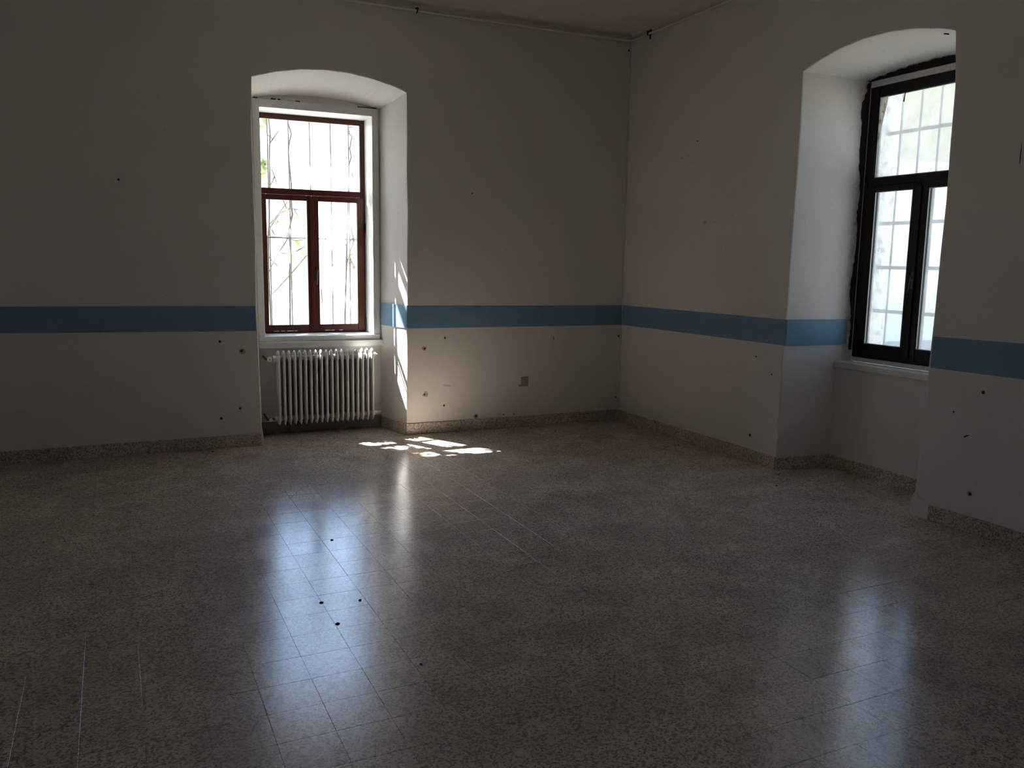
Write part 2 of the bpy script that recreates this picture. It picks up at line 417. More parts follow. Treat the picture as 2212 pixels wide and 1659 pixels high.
wall_right = niche_wall(FB, 0.0, 9.9, H_C, LT_B, RT_B, 3.022, 3.130, 0.61, 2.410, 3.512, 2.998, 3.034,
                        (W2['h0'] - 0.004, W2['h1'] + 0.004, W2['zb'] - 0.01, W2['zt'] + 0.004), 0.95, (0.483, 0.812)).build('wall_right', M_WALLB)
struct(wall_right, 'cream plaster wall with deep arched niche holding the dark framed frosted window', 'wall')
mb = MB(); mb.box(X_L - 0.3, X_L, Y_F - 0.3, 0.0, -0.5, H_C + 0.3)
struct(mb.build('wall_left', M_WALL), 'plain plaster side wall left of the viewpoint', 'wall')
mb = MB(); mb.box(X_L, 0.30, Y_F - 0.3, Y_F, -0.5, H_C + 0.3)
struct(mb.build('wall_front', M_WALL), 'plain plaster wall behind the viewpoint', 'wall')

# corner between the two walls: exterior closing block so that no daylight leaks
mb = MB(); mb.box(0.0, 0.97, 0.0, 1.0, -0.5, H_C + 0.3)
struct(mb.build('trim_1', M_FACADE), 'outer masonry corner block joining the two window walls', 'wall')

# ceiling with a small rounded cove at the two visible walls
mb = MB()
mb.box(X_L, 0.15, Y_F, 0.0, H_C, H_C + 0.25)
NCV = 6; RCV = 0.055
for F, s0, s1 in ((FA, X_L, 0.0), (FB, 0.0, 9.4)):
    prof = [(-RCV + RCV * math.sin(a), H_C - RCV + RCV * math.cos(a)) for a in [PI / 2 * k / NCV for k in range(NCV + 1)]]
    sub = MB(F)
    for (n0, z0), (n1, z1) in zip(prof, prof[1:]):
        sub.f.append([sub.pt(s0, n0, z0), sub.pt(s1, n0, z0), sub.pt(s1, n1, z1), sub.pt(s0, n1, z1)])
    off = len(mb.v); mb.v += sub.v; mb.f += [[i + off for i in f] for f in sub.f]
ceiling = mb.build('ceiling', M_CEIL)
struct(ceiling, 'dim plaster ceiling with a rounded cove along the walls', 'ceiling')

# ------------------------------------------------------------------ floor: screed base and single terrazzo tiles
mb = MB(); mb.box(X_L, 1.0, Y_F, 1.0, -0.12, -0.0105)
floor = mb.build('floor', M_GROUT)
struct(floor, 'worn speckled terrazzo tile floor with thin dark joints', 'floor')
def tile_mesh(mb, h, j):
    z0 = -0.010; b = 0.0005
    lo = [mb.pt(x * h, y * h, z0) for x, y in ((-1, -1), (1, -1), (1, 1), (-1, 1))]
    mi = [mb.pt(x * h, y * h, -b * 0.6) for x, y in ((-1, -1), (1, -1), (1, 1), (-1, 1))]
    t = [mb.pt(x * (h - b), y * (h - b), 0) for x, y in ((-1, -1), (1, -1), (1, 1), (-1, 1))]
    mb.f.append(t)
    for k in range(4):
        k2 = (k + 1) % 4
        mb.f.append([lo[k], lo[k2], mi[k2], mi[k]]); mb.f.append([mi[k], mi[k2], t[k2], t[k]])
def project(p):
    d = p - CAM; z = d.dot(fw)
    if z < 0.3: return None
    return (1106 + F_PX * d.dot(rt2) / z, 829.5 - F_PX * d.dot(up2) / z, z)
tiles = []
ct, st = math.cos(TA), math.sin(TA)
for i in range(-16, 27):
    for j in range(-32, 27):
        u = (i + 0.5) * TILE; v = (j + 0.5) * TILE
        x = TX + u * ct - v * st; y = TY + u * st + v * ct
        tB_ = x * TB.x + y * TB.y; nB_ = x * NB.x + y * NB.y
        if x < X_L + 0.1 or y < Y_F + 0.1: continue
        ina = y < 0.10 and nB_ < 0.10
        nich = (-3.75 < x < -2.15 and y < 0.52) or (2.15 < tB_ < 3.75 and nB_ < 0.52)
        if not (ina or nich): continue
        p = project(Vector((x, y, 0))); vis = 0
        if p and -80 < p[0] < 2292 and 560 < p[1] < 1740: vis = 1.0 / p[2] ** 3
        tiles.append((vis, x, y))
tiles.sort(key=lambda t: -t[0])
proto = None
rest = MB()
for k, (vis, x, y) in enumerate(tiles):
    rx, ry = R.gauss(0, 0.0005), R.gauss(0, 0.0005); dz = R.uniform(-0.0005, 0.0)
    h = TILE / 2 - R.choice((0.0002, 0.0003, 0.0004, 0.0007)) ; dx, dy = R.uniform(-.0002, .0002), R.uniform(-.0002, .0002)
    if k < 300:
        if proto is None:
            m0 = MB(); tile_mesh(m0, TILE / 2 - 0.0004, 0)
            proto = m0.build('floor_tile', M_TILE); o = proto
        else:
            o = proto.copy(); COL.objects.link(o)
        o.parent = floor
        f = h / (TILE / 2 - 0.0004)
        o.location = (x + dx, y + dy, dz); o.rotation_euler = (rx, ry, TA); o.scale = (f, f, 1)
    else:
        Rm = Matrix.Translation((x + dx, y + dy, dz)) @ Matrix.Rotation(TA, 4, 'Z') @ Matrix.Rotation(rx, 4, 'X') @ Matrix.Rotation(ry, 4, 'Y')
        sub = MB(); tile_mesh(sub, h, 0); off = len(rest.v)
        rest.v += [tuple(Rm @ Vector(q)) for q in sub.v]; rest.f += [[a + off for a in f_] for f_ in sub.f]
ro = rest.build('floor_tile_field', M_TILE, floor, kind='stuff')

# ------------------------------------------------------------------ painted blue stripe (thin paint film, child of its wall)
def stripe(F, pts, parent, d=0.0012):
    mb = MB(F)
    for (s0, n0, b0, t0), (s1, n1, b1, t1) in zip(pts, pts[1:]):
        A = [(s0, n0, b0), (s1, n1, b1), (s1, n1, t1), (s0, n0, t0)]
        mb.poly(A)
    o = mb.build('painted_stripe', M_STRIPE, parent, recalc=False); o['label'] = 'flat blue painted band'
    return o
e = 0.0015
stripe(FA, [(X_L, -e, 1.016, 1.219), (-5.47, -e, 1.007, 1.210), (-4.6, -e, 0.999, 1.205), (-3.612, -e, 0.990, 1.200)], wall_back)
stripe(FA, [(-2.267, -e, 0.985, 1.193), (-1.25, -e, 0.982, 1.186), (-0.6, -e, 0.981, 1.182), (-0.002, -e, 0.980, 1.180)], wall_back)
def jambpt(tab, inn, D, n, z): return interp(tab, z) + (inn - interp(tab, z)) * (n - RC) / (D - RC)
js = lambda n: jambpt(RT_A, -2.398, 0.483, n, 1.1)
stripe(FA, [(js(0.465) - 0.007, 0.465, 0.986, 1.196), (js(0.22) - 0.007, 0.22, 0.986, 1.196), (js(0.016) - 0.0075, 0.013, 0.986, 1.194), (-2.2855, 0.0005, 0.986, 1.194), (-2.275, -0.0025, 0.986, 1.194), (-2.266, -e, 0.986, 1.193)], wall_back)
stripe(FB, [(0.002, -e, 0.980, 1.180), (1.2, -e, 0.986, 1.188), (2.297, -e, 0.990, 1.191)], wall_right)
js = lambda n: jambpt(LT_B, 2.410, 0.61, n, 1.1)
stripe(FB, [(2.297, -e, 0.990, 1.191), (2.307, -0.0030, 0.990, 1.192), (2.3185, 0.0005, 0.990, 1.192), (js(0.016) + 0.0085, 0.013, 0.990, 1.192), (js(0.3) + 0.007, 0.3, 0.990, 1.192), (js(0.555) + 0.007, 0.555, 0.994, 1.192)], wall_right)
stripe(FB, [(3.617, -e, 0.975, 1.174), (4.2, -e, 0.980, 1.184), (6.0, -e, 0.985, 1.19), (9.3, -e, 0.985, 1.19)], wall_right)

# ------------------------------------------------------------------ terrazzo skirting, laid in separate pieces
BT, BH = 0.014, 0.102
def skirting(name, label, F, runs):
    root = empty(name, F(runs[0][0][0], runs[0][0][1], 0)); struct(root, label, 'baseboard')
    for (a, b, lens) in runs:
        A = Vector((a[0], a[1])); B = Vector((b[0], b[1])); L = (B - A).length; d = (B - A) / L
        nn = Vector((d.y, -d.x))                            # towards the room
        cuts = [0.0]; k = 0
        while cuts[-1] < L - 0.12:
            cuts.append(min(L, cuts[-1] + lens[k % len(lens)])); k += 1
        if L - cuts[-1] > 1e-4: cuts[-1] = L
        for c0, c1 in zip(cuts, cuts[1:]):
            p = A + d * (c0 + (0.001 if c0 > 0 else 0)); q = A + d * (c1 - (0.001 if c1 < L else 0))
            t = BT + R.uniform(-0.0012, 0.0012); hh = BH + R.uniform(-0.0015, 0.0015)
            mb = MB(F); bv = 0.003
            prof = [(0.0, 0.001), (t, 0.001), (t, hh - bv), (t - bv, hh), (0.0, hh)]
            I = [[mb.pt(P.x + nn.x * o_, P.y + nn.y * o_, z) for o_, z in prof] for P in (p, q)]
            for k2 in range(5):
                k3 = (k2 + 1) % 5; mb.f.append([I[0][k2], I[0][k3], I[1][k3], I[1][k2]])
            mb.f.append(I[0][::-1]); mb.f.append(I[1])
            mb.build('skirting_piece', M_SKIRT, root)
    return root
skirting('baseboard_back', 'speckled terrazzo skirting along the wall with the radiator niche', FA,
         [((X_L, 0), (-3.598, 0), (0.66, 0.62)), ((-2.398 + 0.004, 0.478), (-2.296, 0.0), (0.6,)), ((-2.300, 0), (-0.002, 0), (0.577, 0.60))])
skirting('baseboard_right', 'speckled terrazzo skirting along the wall with the frosted window', FB,
         [((0.014, 0), (2.302, 0), (0.60, 0.57)), ((2.305, 0.0), (2.382, 0.478), (0.6,)), ((2.392, 0.483), (3.52, 0.483), (0.42, 0.40)), ((3.70, 0), (9.3, 0), (0.62, 0.6))])

# ------------------------------------------------------------------ window 1: clear window in a deep white box casing, brown wood
w1 = empty('window_1', (-2.972, 0.483, 0.85)); struct(w1, 'brown wooden casement window in a white box casing above the radiator', 'window')
h0, h1, zb, zt = W1['h0'], W1['h1'], W1['zb'], W1['zt']
for a0, a1, z0, z1 in ((-3.532, h0, zb, 2.974), (h1, -2.412, zb, 2.974), (h0, h1, zt, 2.974)):
    mb = MB(FA); mb.box(a0, a1, 0.466, 0.483, z0, z1, 0.002); mb.build('casing_board', M_WHITE, w1)
mb = MB(FA); mb.box(-3.532, -2.412, 0.455, 0.483, 0.848, zb - 0.001, 0.004); mb.build('casing_board', M_WHITE, w1)
for a0, a1, z0, z1 in ((h0 - 0.012, h0, zb, zt), (h1, h1 + 0.012, zb, zt), (h0 - 0.012, h1 + 0.012, zt, zt + 0.012), (h0 - 0.012, h1 + 0.012, zb - 0.025, zb)):
    mb = MB(FA); mb.box(a0, a1, 0.4835, 0.80, z0, z1); mb.build('lining_board', M_WHITE, w1)
N0, N1 = 0.743, 0.795
def bars(F, parent, name, m, lst, n0, n1, bev=0.004):
    for a0, a1, z0, z1 in lst:
        mb = MB(F); mb.box(a0, a1, n0, n1, z0, z1, bev); mb.build(name, m, parent)
bars(FA, w1, 'frame_bar', M_BROWN, [(h0 + .001, h0 + .044, zb + .001, zt - .001), (h1 - .045, h1 - .001, zb + .001, zt - .001), (h0 + .044, h1 - .045, 2.856, zt - .001),
                              (h0 + .044, h1 - .045, zb + .001, 0.928)], N0 + 0.012, N1)
mb = MB(FA); mb.box(h0 + .044, h1 - .045, N0, N1, 2.186, 2.241, 0.004); mb.build('transom', M_BROWN, w1)
def pane(F, parent, a0, a1, z0, z1, n, m):
    mb = MB(F); mb.poly([(a0, n, z0), (a1, n, z0), (a1, n, z1), (a0, n, z1)])
    o = mb.build('pane', m, parent, recalc=False)
    return o
pane(FA, w1, h0 + .042, h1 - .043, 2.239, 2.858, 0.778, M_GLASS1)
def sash(F, root, loc, m, gm, a0, a1, z0, z1, p0, p1, pz0, pz1, n0, n1, npane, gasket=None):
    s = empty('sash', loc); s.parent = root; s.matrix_parent_inverse = root.matrix_world.inverted(); bpy.context.view_layer.update()
    bars(F, s, 'stile', m, [(a0, p0, z0, z1), (p1, a1, z0, z1)], n0, n1)
    bars(F, s, 'rail', m, [(p0, p1, z0, pz0), (p0, p1, pz1, z1)], n0, n1)
    pane(F, s, p0 - .003, p1 + .003, pz0 - .003, pz1 + .003, npane, gm)
    if gasket:
        mb = MB(F)
        for q in ((p0, p0 + .006, pz0, pz1), (p1 - .006, p1, pz0, pz1), (p0, p1, pz0, pz0 + .006), (p0, p1, pz1 - .006, pz1)):
            mb.box(q[0], q[1], n0 + .004, n0 + .012, q[2], q[3])
        mb.build('glazing_bead', gasket, s)
    return s
sl = sash(FA, w1, (-3.2, .77, .93), M_BROWN, M_GLASS1, h0 + .010, -2.982, 0.915, 2.184, -3.394, -3.026, 0.978, 2.135, N0, 0.79, 0.772)
sr = sash(FA, w1, (-2.75, .77, .93), M_BROWN, M_GLASS1, -2.980, h1 - .010, 0.915, 2.184, -2.918, -2.550, 0.978, 2.135, N0, 0.79, 0.772)
# astragal over the meeting stiles, handle, hinges
def handle(F, a, n, z, parent, m, drop=0.105):
    mb = MB(F); mb.box(a - .014, a + .014, n - .008, n, z - .055, z + .075, 0.004)
    mb.tube([(a, n - .006, z + .03), (a, n - .040, z + .03)], 0.010, 10)
    mb.tube([(a + .004, n - .040, z + .036), (a, n - .043, z), (a - .004, n - .045, z - drop * .6), (a - .006, n - .043, z - drop)], [0.009, 0.010, 0.010, 0.008], 10)
    mb.build('handle', m, parent)
mb = MB(FA); mb.box(-2.996, -2.966, N0 - .010, N0, 0.93, 2.17, 0.003); mb.build('astragal', M_BROWN, sr)
handle(FA, -2.952, N0, 1.46, sr, M_BLACK)
for z in (1.0, 1.9):
    mb = MB(FA); mb.tube([(h1 - .012, N0 - .010, z - .045), (h1 - .012, N0 - .010, z + .045)], 0.009, 8); mb.build('hinge', M_BLACK, w1)
# chalky worn paint flakes on the bottom rail
for k, (a, wd) in enumerate(((-3.33, .03), (-3.27, .022), (-3.20, .035), (-3.15, .015), (-2.85, .03), (-2.80, .018), (-2.72, .02))):
    mb = MB(FA); pts = [(a + wd * math.cos(t) + R.uniform(-.004, .004), 0.921 + .0035 * math.sin(t)) for t in [2 * PI * q / 9 for q in range(9)]]
    mb.blob(pts, N0, 0.001); mb.build('paint_flake', M_WHITE, w1)
# stone sill
mb = MB(FA); mb.box(-3.538, -2.386, 0.430, 0.483, 0.788, 0.8475, 0.004)
sill1 = mb.build('window_sill', M_WHITE, w1); sill1['label'] = 'white painted sill board'
# debris and cracks on top of the casing
for a0, a1, z in ((-3.52, -3.485, 2.979), (-3.37, -3.33, 2.981), (-3.31, -3.29, 2.979), (-3.16, -3.12, 2.978), (-2.60, -2.43, 2.979)):
    mb = MB(FA); pts = [(a0 + (a1 - a0) * q / 6, z + R.uniform(0.002, 0.008)) for q in range(7)] + [(a1, 2.9745), (a0, 2.9745)]
    mb.blob(pts, 0.483, 0.012); mb.build('crumbled_mortar', M_MORTAR, w1)

# ------------------------------------------------------------------ window 2: dark frame, frosted grimy panes, set in crumbling mortar
def nB2(t): return FB(t, 0.6, 0.9)
w2 = empty('window_2', FB(2.947, 0.60, 0.864)); struct(w2, 'dark brown framed window with grimy frosted panes in the right wall', 'window')
h0, h1, zb, zt = W2['h0'], W2['h1'], W2['zb'], W2['zt']
for q in ((h0, h1, 2.948, zt), (h0, h1, zb, 0.898), (h0 - .003, h0 + .006, 0.898, 2.948), (h1 - .006, h1 + .003, 0.898, 2.948)):
    mb = MB(FB); mb.box(q[0], q[1], 0.604, 0.66, q[2], q[3], 0.003); mb.build('casing_board', M_WHITE, w2)
h0 += .007; h1 -= .007
bars(FB, w2, 'frame_bar', M_DARK, [(h0, 2.510, 0.9, 2.946), (3.385, h1, 0.9, 2.946), (2.510, 3.385, 2.868, 2.946), (2.510, 3.385, 0.9, 0.93)], 0.600, 0.655)
mb = MB(FB); mb.box(2.510, 3.385, 0.598, 0.655, 2.212, 2.273, 0.004); mb.build('transom', M_DARK, w2)
pane(FB, w2, 2.507, 3.388, 2.270, 2.871, 0.632, M_GLASS2)
mb = MB(FB)
for q in ((2.510, 2.516, 2.273, 2.868), (3.379, 3.385, 2.273, 2.868), (2.510, 3.385, 2.273, 2.279), (2.510, 3.385, 2.862, 2.868)):
    mb.box(q[0], q[1], 0.612, 0.620, q[2], q[3])
mb.build('glazing_bead', M_GASKET, w2)
s2 = sash(FB, w2, FB(2.7, .62, .93), M_DARK, M_GLASS2, h0 + .03, 2.946, 0.915, 2.209, 2.543, 2.882, 1.011, 2.168, 0.592, 0.652, 0.632, M_GASKET)
s3 = sash(FB, w2, FB(3.2, .62, .93), M_DARK, M_GLASS2, 2.948, h1 - .03, 0.915, 2.209, 3.012, 3.351, 1.011, 2.168, 0.592, 0.652, 0.632, M_GASKET)
mb = MB(FB); mb.box(2.932, 2.962, 0.582, 0.592, 0.93, 2.19, 0.003); mb.build('astragal', M_DARK, s3)
handle(FB, 2.952, 0.582, 1.50, s3, M_BLACK, 0.085)
mb = MB(FB); mb.tube([(2.740, 0.605, 2.868), (2.735, 0.603, 2.83), (2.733, 0.602, 2.80)], [0.003, 0.004, 0.006], 6)
o = mb.build('loose_seal', M_BLACK, w2); o['label'] = 'loose dark seal hanging from the top of the frame'
mb = MB(FB); mb.box(2.389, 3.518, 0.462, 0.6105, 0.8125, 0.862, 0.004)
o = mb.build('window_sill', M_WHITE, w2); o['label'] = 'white painted sill board'
# ragged dark mortar along the jamb and arch around the frame
def jB(n, z): return interp(LT_B, z) + (2.410 - interp(LT_B, z)) * (n - RC) / (0.61 - RC)
def ragged_jamb():
    mb = MB(FB); K = 70; a = []; b = []
    for k in range(K + 1):
        z = 0.95 + (2.985 - 0.95) * k / K
        wdt = 0.016 + 0.022 * max(0, math.sin(z * 5.2 + 0.3)) ** 2 + R.uniform(0, 0.012)
        if z > 1.95: wdt += 0.026 * (0.6 + 0.4 * math.sin(z * 11))
        if 2.72 < z < 2.86: wdt += 0.022
        if z > 2.90: wdt *= 0.55
        n = 0.606 - wdt
        a.append(mb.pt(jB(n, z) + 0.0015, n, z)); b.append(mb.pt(jB(0.606, z) + 0.010, 0.606, z))
    for k in range(K): mb.f.append([a[k], a[k + 1], b[k + 1], b[k]])
    return mb.build('crumbled_mortar', M_MORTAR, w2, recalc=False)
ragged_jamb()
ai_, (ci_, zci_) = arch_pts(2.410, 3.512, 2.998, 3.034, 60)
mb = MB(FB); a = []; b = []; c = []
for k, (t, z) in enumerate(ai_):
    wdt = 0.010 + 0.045 * k / 60 + R.uniform(0, 0.028); n = 0.606 - wdt
    a.append(mb.pt(t, n, z + 0.0015 - 0.004 + 0.1 * wdt)); b.append(mb.pt(t, 0.606, z - 0.006)); c.append(mb.pt(t, 0.606, 2.9965))
for k in range(60): mb.f.append([a[k], a[k + 1], b[k + 1], b[k]]); mb.f.append([b[k], b[k + 1], c[k + 1], c[k]])
mb.build('crumbled_mortar', M_MORTAR, w2, recalc=False)

# ------------------------------------------------------------------ iron grilles outside the windows
def grille(F, name, label, ss, zs, n, z0, z1, a0, a1, wv, wh, m):
    root = empty(name, F((a0 + a1) / 2, n, z0)); tag(root, label, 'window grille')
    for s in ss:
        mb = MB(F); mb.tube([(s, n, z0), (s, n, z1)], wv / 2, 8); mb.build('vertical_bar', m, root, smooth=True)
    for z in zs:
        mb = MB(F); mb.box(a0, a1, n - wv / 2 - .008, n - wv / 2, z - wh / 2, z + wh / 2); mb.build('crossbar', m, root)
grille(FA, 'window_grille', 'thin vertical iron bars overgrown by vine outside the clear window', (-3.34, -3.147, -2.950, -2.752, -2.577), (1.794,), 0.95,
       0.872, 2.917, W1['h0'] - .013, W1['h1'] + .013, 0.014, 0.011, M_IRON)
grille(FB, 'window_grille', 'square iron grille of crossed bars behind the frosted window panes', (2.517, 2.687, 2.855, 3.023, 3.191, 3.359), (2.628, 2.285, 1.942, 1.600, 1.257), 0.85,
       0.858, 2.998, W2['h0'] - .003, W2['h1'] + .003, 0.018, 0.028, M_IRON)

# ------------------------------------------------------------------ radiator
rad = empty('radiator', (-2.96, 0.36, 0.09)); tag(rad, 'old white ribbed column radiator with chipped enamel under the clear window', 'radiator')
NSEC = 19; RX0, RX1 = -3.388, -2.530; PITCH_R = (RX1 - RX0) / (NSEC - 1)
YF, YR, ZT, ZBm = 0.292, 0.408, 0.748, 0.122
def section():
    mb = MB(); EX = Vector((1, 0, 0))
    path = []
    rc = 0.045
    for cy, cz, a0 in ((YR - rc, ZT - rc, 0), (YF + rc, ZT - rc, PI / 2), (YF + rc, ZBm + rc, PI), (YR - rc, ZBm + rc, 1.5 * PI)):
        for k in range(6):
            a = a0 + PI / 2 * k / 5; path.append((0, cy + rc * math.cos(a), cz + rc * math.sin(a)))
    mb.tube(path, 0.0175, 10, closed=True, ell=(EX, 0.64))
    mb.tube([(0, (YF + YR) / 2, ZBm), (0, (YF + YR) / 2, ZT)], 0.0165, 10, ell=(EX, 0.66))
    # raised shoulder on top and drip point below, as cast
    mb.tube([(0, YF + .004, ZT - .03), (0, YF + .010, ZT + .006), (0, YF + .034, ZT + .020), (0, (YF + YR) / 2, ZT + .010)], [0.012, 0.015, 0.014, 0.010], 8, ell=(EX, 0.8))
    mb.tube([(0, YF, ZBm + .05), (0, YF + .004, ZBm + .004), (0, YF + .008, ZBm - .018)], [0.0165, 0.013, 0.004], 8, ell=(EX, 0.7))
    # hubs joining the sections, top and bottom
    for z, r in ((ZT - .042, 0.027), (ZBm + .040, 0.024)):
        mb.tube([(-PITCH_R / 2 + .0006, YF + .048, z), (PITCH_R / 2 - .0006, YF + .048, z)], r, 14)
    return mb
sec0 = None
def web(m):                                                 # thin fin between a section's columns; dark material paints in the slot shade
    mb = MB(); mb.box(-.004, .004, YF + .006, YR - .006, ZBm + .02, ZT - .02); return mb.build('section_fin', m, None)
fin0 = web(M_SLOT_SHADE)
for k in range(NSEC):
    if sec0 is None:
        sec0 = section().build('radiator_section', M_RAD, None, smooth=True); o = sec0; fn = web(M_RAD)
    else:
        o = sec0.copy(); COL.objects.link(o)
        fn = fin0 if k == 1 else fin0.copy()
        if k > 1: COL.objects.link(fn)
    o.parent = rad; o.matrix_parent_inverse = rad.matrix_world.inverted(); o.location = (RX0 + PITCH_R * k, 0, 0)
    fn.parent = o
yh = YF + .048
def part(fn, name, m, parent, smooth=True):
    mb = MB(); fn(mb); return mb.build(name, m, parent, smooth=smooth)
# upper left: end plug, valve body, cream hand wheel, pipe into the wall
zt_ = ZT - .042
part(lambda b: b.tube([(RX0 - .024, yh, zt_), (RX0 - .044, yh, zt_)], 0.030, 14), 'end_plug', M_RAD, rad, False)
part(lambda b: (b.tube([(RX0 - .044, yh, zt_), (RX0 - .105, yh, zt_)], 0.010, 10), b.tube([(RX0 - .078, yh + .012, zt_), (RX0 - .078, yh - .030, zt_)], 0.013, 10),
                b.tube([(RX0 - .100, yh, zt_), (RX0 - .108, yh + .02, zt_ + .006), (RX0 - .110, 0.478, zt_ + .010)], 0.010, 10)), 'valve_body', M_BRASS, rad)
kn = part(lambda b: b.tube([(RX0 - .078, yh - .028, zt_), (RX0 - .078, yh - .034, zt_), (RX0 - .078, yh - .052, zt_), (RX0 - .078, yh - .056, zt_)], [0.020, 0.024, 0.024, 0.019], 16), 'valve_knob', M_CREAM, rad, False)
part(lambda b: b.tube([(RX0 - .078, yh - .0555, zt_), (RX0 - .078, yh - .0575, zt_)], 0.005, 8), 'screw_hole', M_HOLE, kn, False)
# lower left: lockshield with white cap and union nut
zl_ = ZBm + .035
part(lambda b: b.tube([(RX0 - .024, yh, zl_), (RX0 - .040, yh, zl_)], 0.022, 6), 'union_nut', M_RAD, rad, False)
part(lambda b: (b.tube([(RX0 - .040, yh, zl_), (RX0 - .110, yh, zl_)], 0.011, 10), b.tube([(RX0 - .078, yh + .014, zl_), (RX0 - .078, yh - .026, zl_)], 0.014, 10),
                b.tube([(RX0 - .105, yh, zl_), (RX0 - .112, yh + .03, zl_ + .015), (RX0 - .112, 0.478, zl_ + .022)], 0.011, 10)), 'lockshield_valve', M_BRASS, rad)
part(lambda b: b.tube([(RX0 - .078, yh - .025, zl_), (RX0 - .078, yh - .045, zl_), (RX0 - .078, yh - .050, zl_)], [0.016, 0.016, 0.010], 14), 'valve_cap', M_WCAP, rad, False)
# right end: air vent at the top, drain plug at the bottom with stub pipe to the jamb
part(lambda b: (b.tube([(RX1 + .024, yh, zt_ + .012), (RX1 + .040, yh, zt_ + .012)], 0.020, 12), b.tube([(RX1 + .040, yh, zt_ + .016), (RX1 + .054, yh - .006, zt_ + .010)], 0.008, 8)), 'air_vent', M_RAD, rad, False)
part(lambda b: (b.tube([(RX1 + .024, yh, zl_ + .008), (RX1 + .046, yh, zl_ + .008)], 0.020, 6), b.tube([(RX1 + .046, yh, zl_ + .008), (RX1 + .088, yh + .004, zl_ + .010)], 0.009, 8)), 'drain_plug', M_RAD, rad, False)
for k in (3, 15):
    xx = RX0 + PITCH_R * (k + .5)
    for q0, q1 in ((zt_ - .040, zt_ - .028), (ZBm + .004, ZBm + .014)):
        part(lambda b: b.box(xx - .008, xx + .008, YF + .044, 0.480, q0, q1), 'wall_bracket', M_RAD, rad, False)
for k, z, hgt in ((7, 0.60, .050), (6, 0.435, .022), (12, 0.235, .085), (12, 0.165, .035), (0, 0.30, .02)):
    xx = RX0 + PITCH_R * k + 0.0075
    mb = MB(); pts = [(xx + 0.0045 * math.cos(t) + R.uniform(-.0015, .0015), z + hgt / 2 * math.sin(t) + R.uniform(-.004, .004)) for t in [2 * PI * q / 12 for q in range(12)]]
    mb.blob(pts, YF - .0105, 0.0015); o = mb.build('chipped_enamel', M_RUST, rad)

# broken cement skirting behind and below the radiator
cs = empty('cement_skirting', (-2.95, 0.483, 0)); tag(cs, 'broken grey cement skirting slabs under the radiator', 'skirting')
for a0, a1, hh, n0 in ((-3.535, -3.275, 0.105, 0.455), (-3.268, -2.86, 0.112, 0.450), (-2.855, -2.402, 0.110, 0.458)):
    mb = MB(FA); K = 8
    low = [(a0 + (a1 - a0) * k / K, max(0.0, R.uniform(-0.01, 0.018)) if 0 < k < K else 0.0) for k in range(K + 1)]
    pts = low + [(a1, hh), (a0, hh)]
    mb.blob(pts, 0.482, 0.482 - n0); mb.build('cement_slab', M_CEMENT, cs)
# plaster stub patched over the missing skirting at the corner of the right niche
mb = MB(FB); pts = [(3.566, 0.0), (3.70, 0.0), (3.698, 0.108), (3.64, 0.112), (3.600, 0.150), (3.588, 0.155), (3.572, 0.11)]
mb.blob(pts, 0.02, 0.032); o = mb.build('plaster_patch', M_WALL, wall_right); o['label'] = 'lumpy plaster patch where the skirting is missing'
mb = MB(FA); pts = [(-3.600, 0.0), (-3.574, 0.0), (-3.578, 0.10), (-3.588, 0.165), (-3.600, 0.165)]
mb.blob(pts, 0.05, 0.055); mb.build('plaster_patch', M_WALL, wall_back)

# ------------------------------------------------------------------ pipe running round the top of the walls
pipe = empty('wall_pipe', (-0.05, -0.03, 3.70)); tag(pipe, 'thin painted pipe running round the walls just below the ceiling', 'pipe')
zp = 3.742
p1 = [FA(X_L + .02, -0.022, zp + .012), FA(-4.2, -0.022, zp + .008), FA(-2.9, -0.024, zp + .004), FA(-1.9, -0.021, zp - .002), FA(-0.9, -0.023, zp - .003), FA(-0.10, -0.022, zp)]
p2 = [FA(-0.055, -0.028, zp), FB(0.060, -0.028, zp)] + [FB(t, -0.022 + .001 * math.sin(t * 3), zp + dz) for t, dz in ((0.12, 0), (1.0, -.004), (2.2, -.008), (4.5, -.004), (9.2, 0))]
mb = MB(); mb.tube([tuple(p) for p in p1 + p2], 0.0105, 10); mb.build('pipe_run', M_PIPE, pipe, smooth=True)
def bracket(F, s):
    mb = MB(F); mb.box(s - .012, s + .012, -0.034, 0.0, zp + .008, zp + .022)
    mb.tube([(s, -0.010, zp - .012), (s, -0.036, zp - .012), (s, -0.036, zp + .022)], 0.006, 6)
    f = [mb.pt(s - .022, -0.004, zp + .045), mb.pt(s + .022, -0.004, zp + .045), mb.pt(s + .004, -0.006, zp - .05), mb.pt(s - .006, -0.006, zp - .045)]
    bk = [mb.pt(s - .022, 0.0, zp + .045), mb.pt(s + .022, 0.0, zp + .045), mb.pt(s + .004, 0.0, zp - .05), mb.pt(s - .006, 0.0, zp - .045)]
    mb.f.append(f); 
    for k in range(4): mb.f.append([f[k], f[(k + 1) % 4], bk[(k + 1) % 4], bk[k]])
    mb.build('pipe_bracket', M_RUST, pipe)
bracket(FB, 0.325)
mb = MB(FA); s = -2.194
mb.box(s - .010, s + .010, -0.036, 0.0, zp + .006, zp + .020); mb.tube([(s, -0.008, zp - .016), (s, -0.037, zp - .012), (s, -0.037, zp + .022)], 0.006, 6)
mb.build('pipe_bracket', M_RUST, pipe)

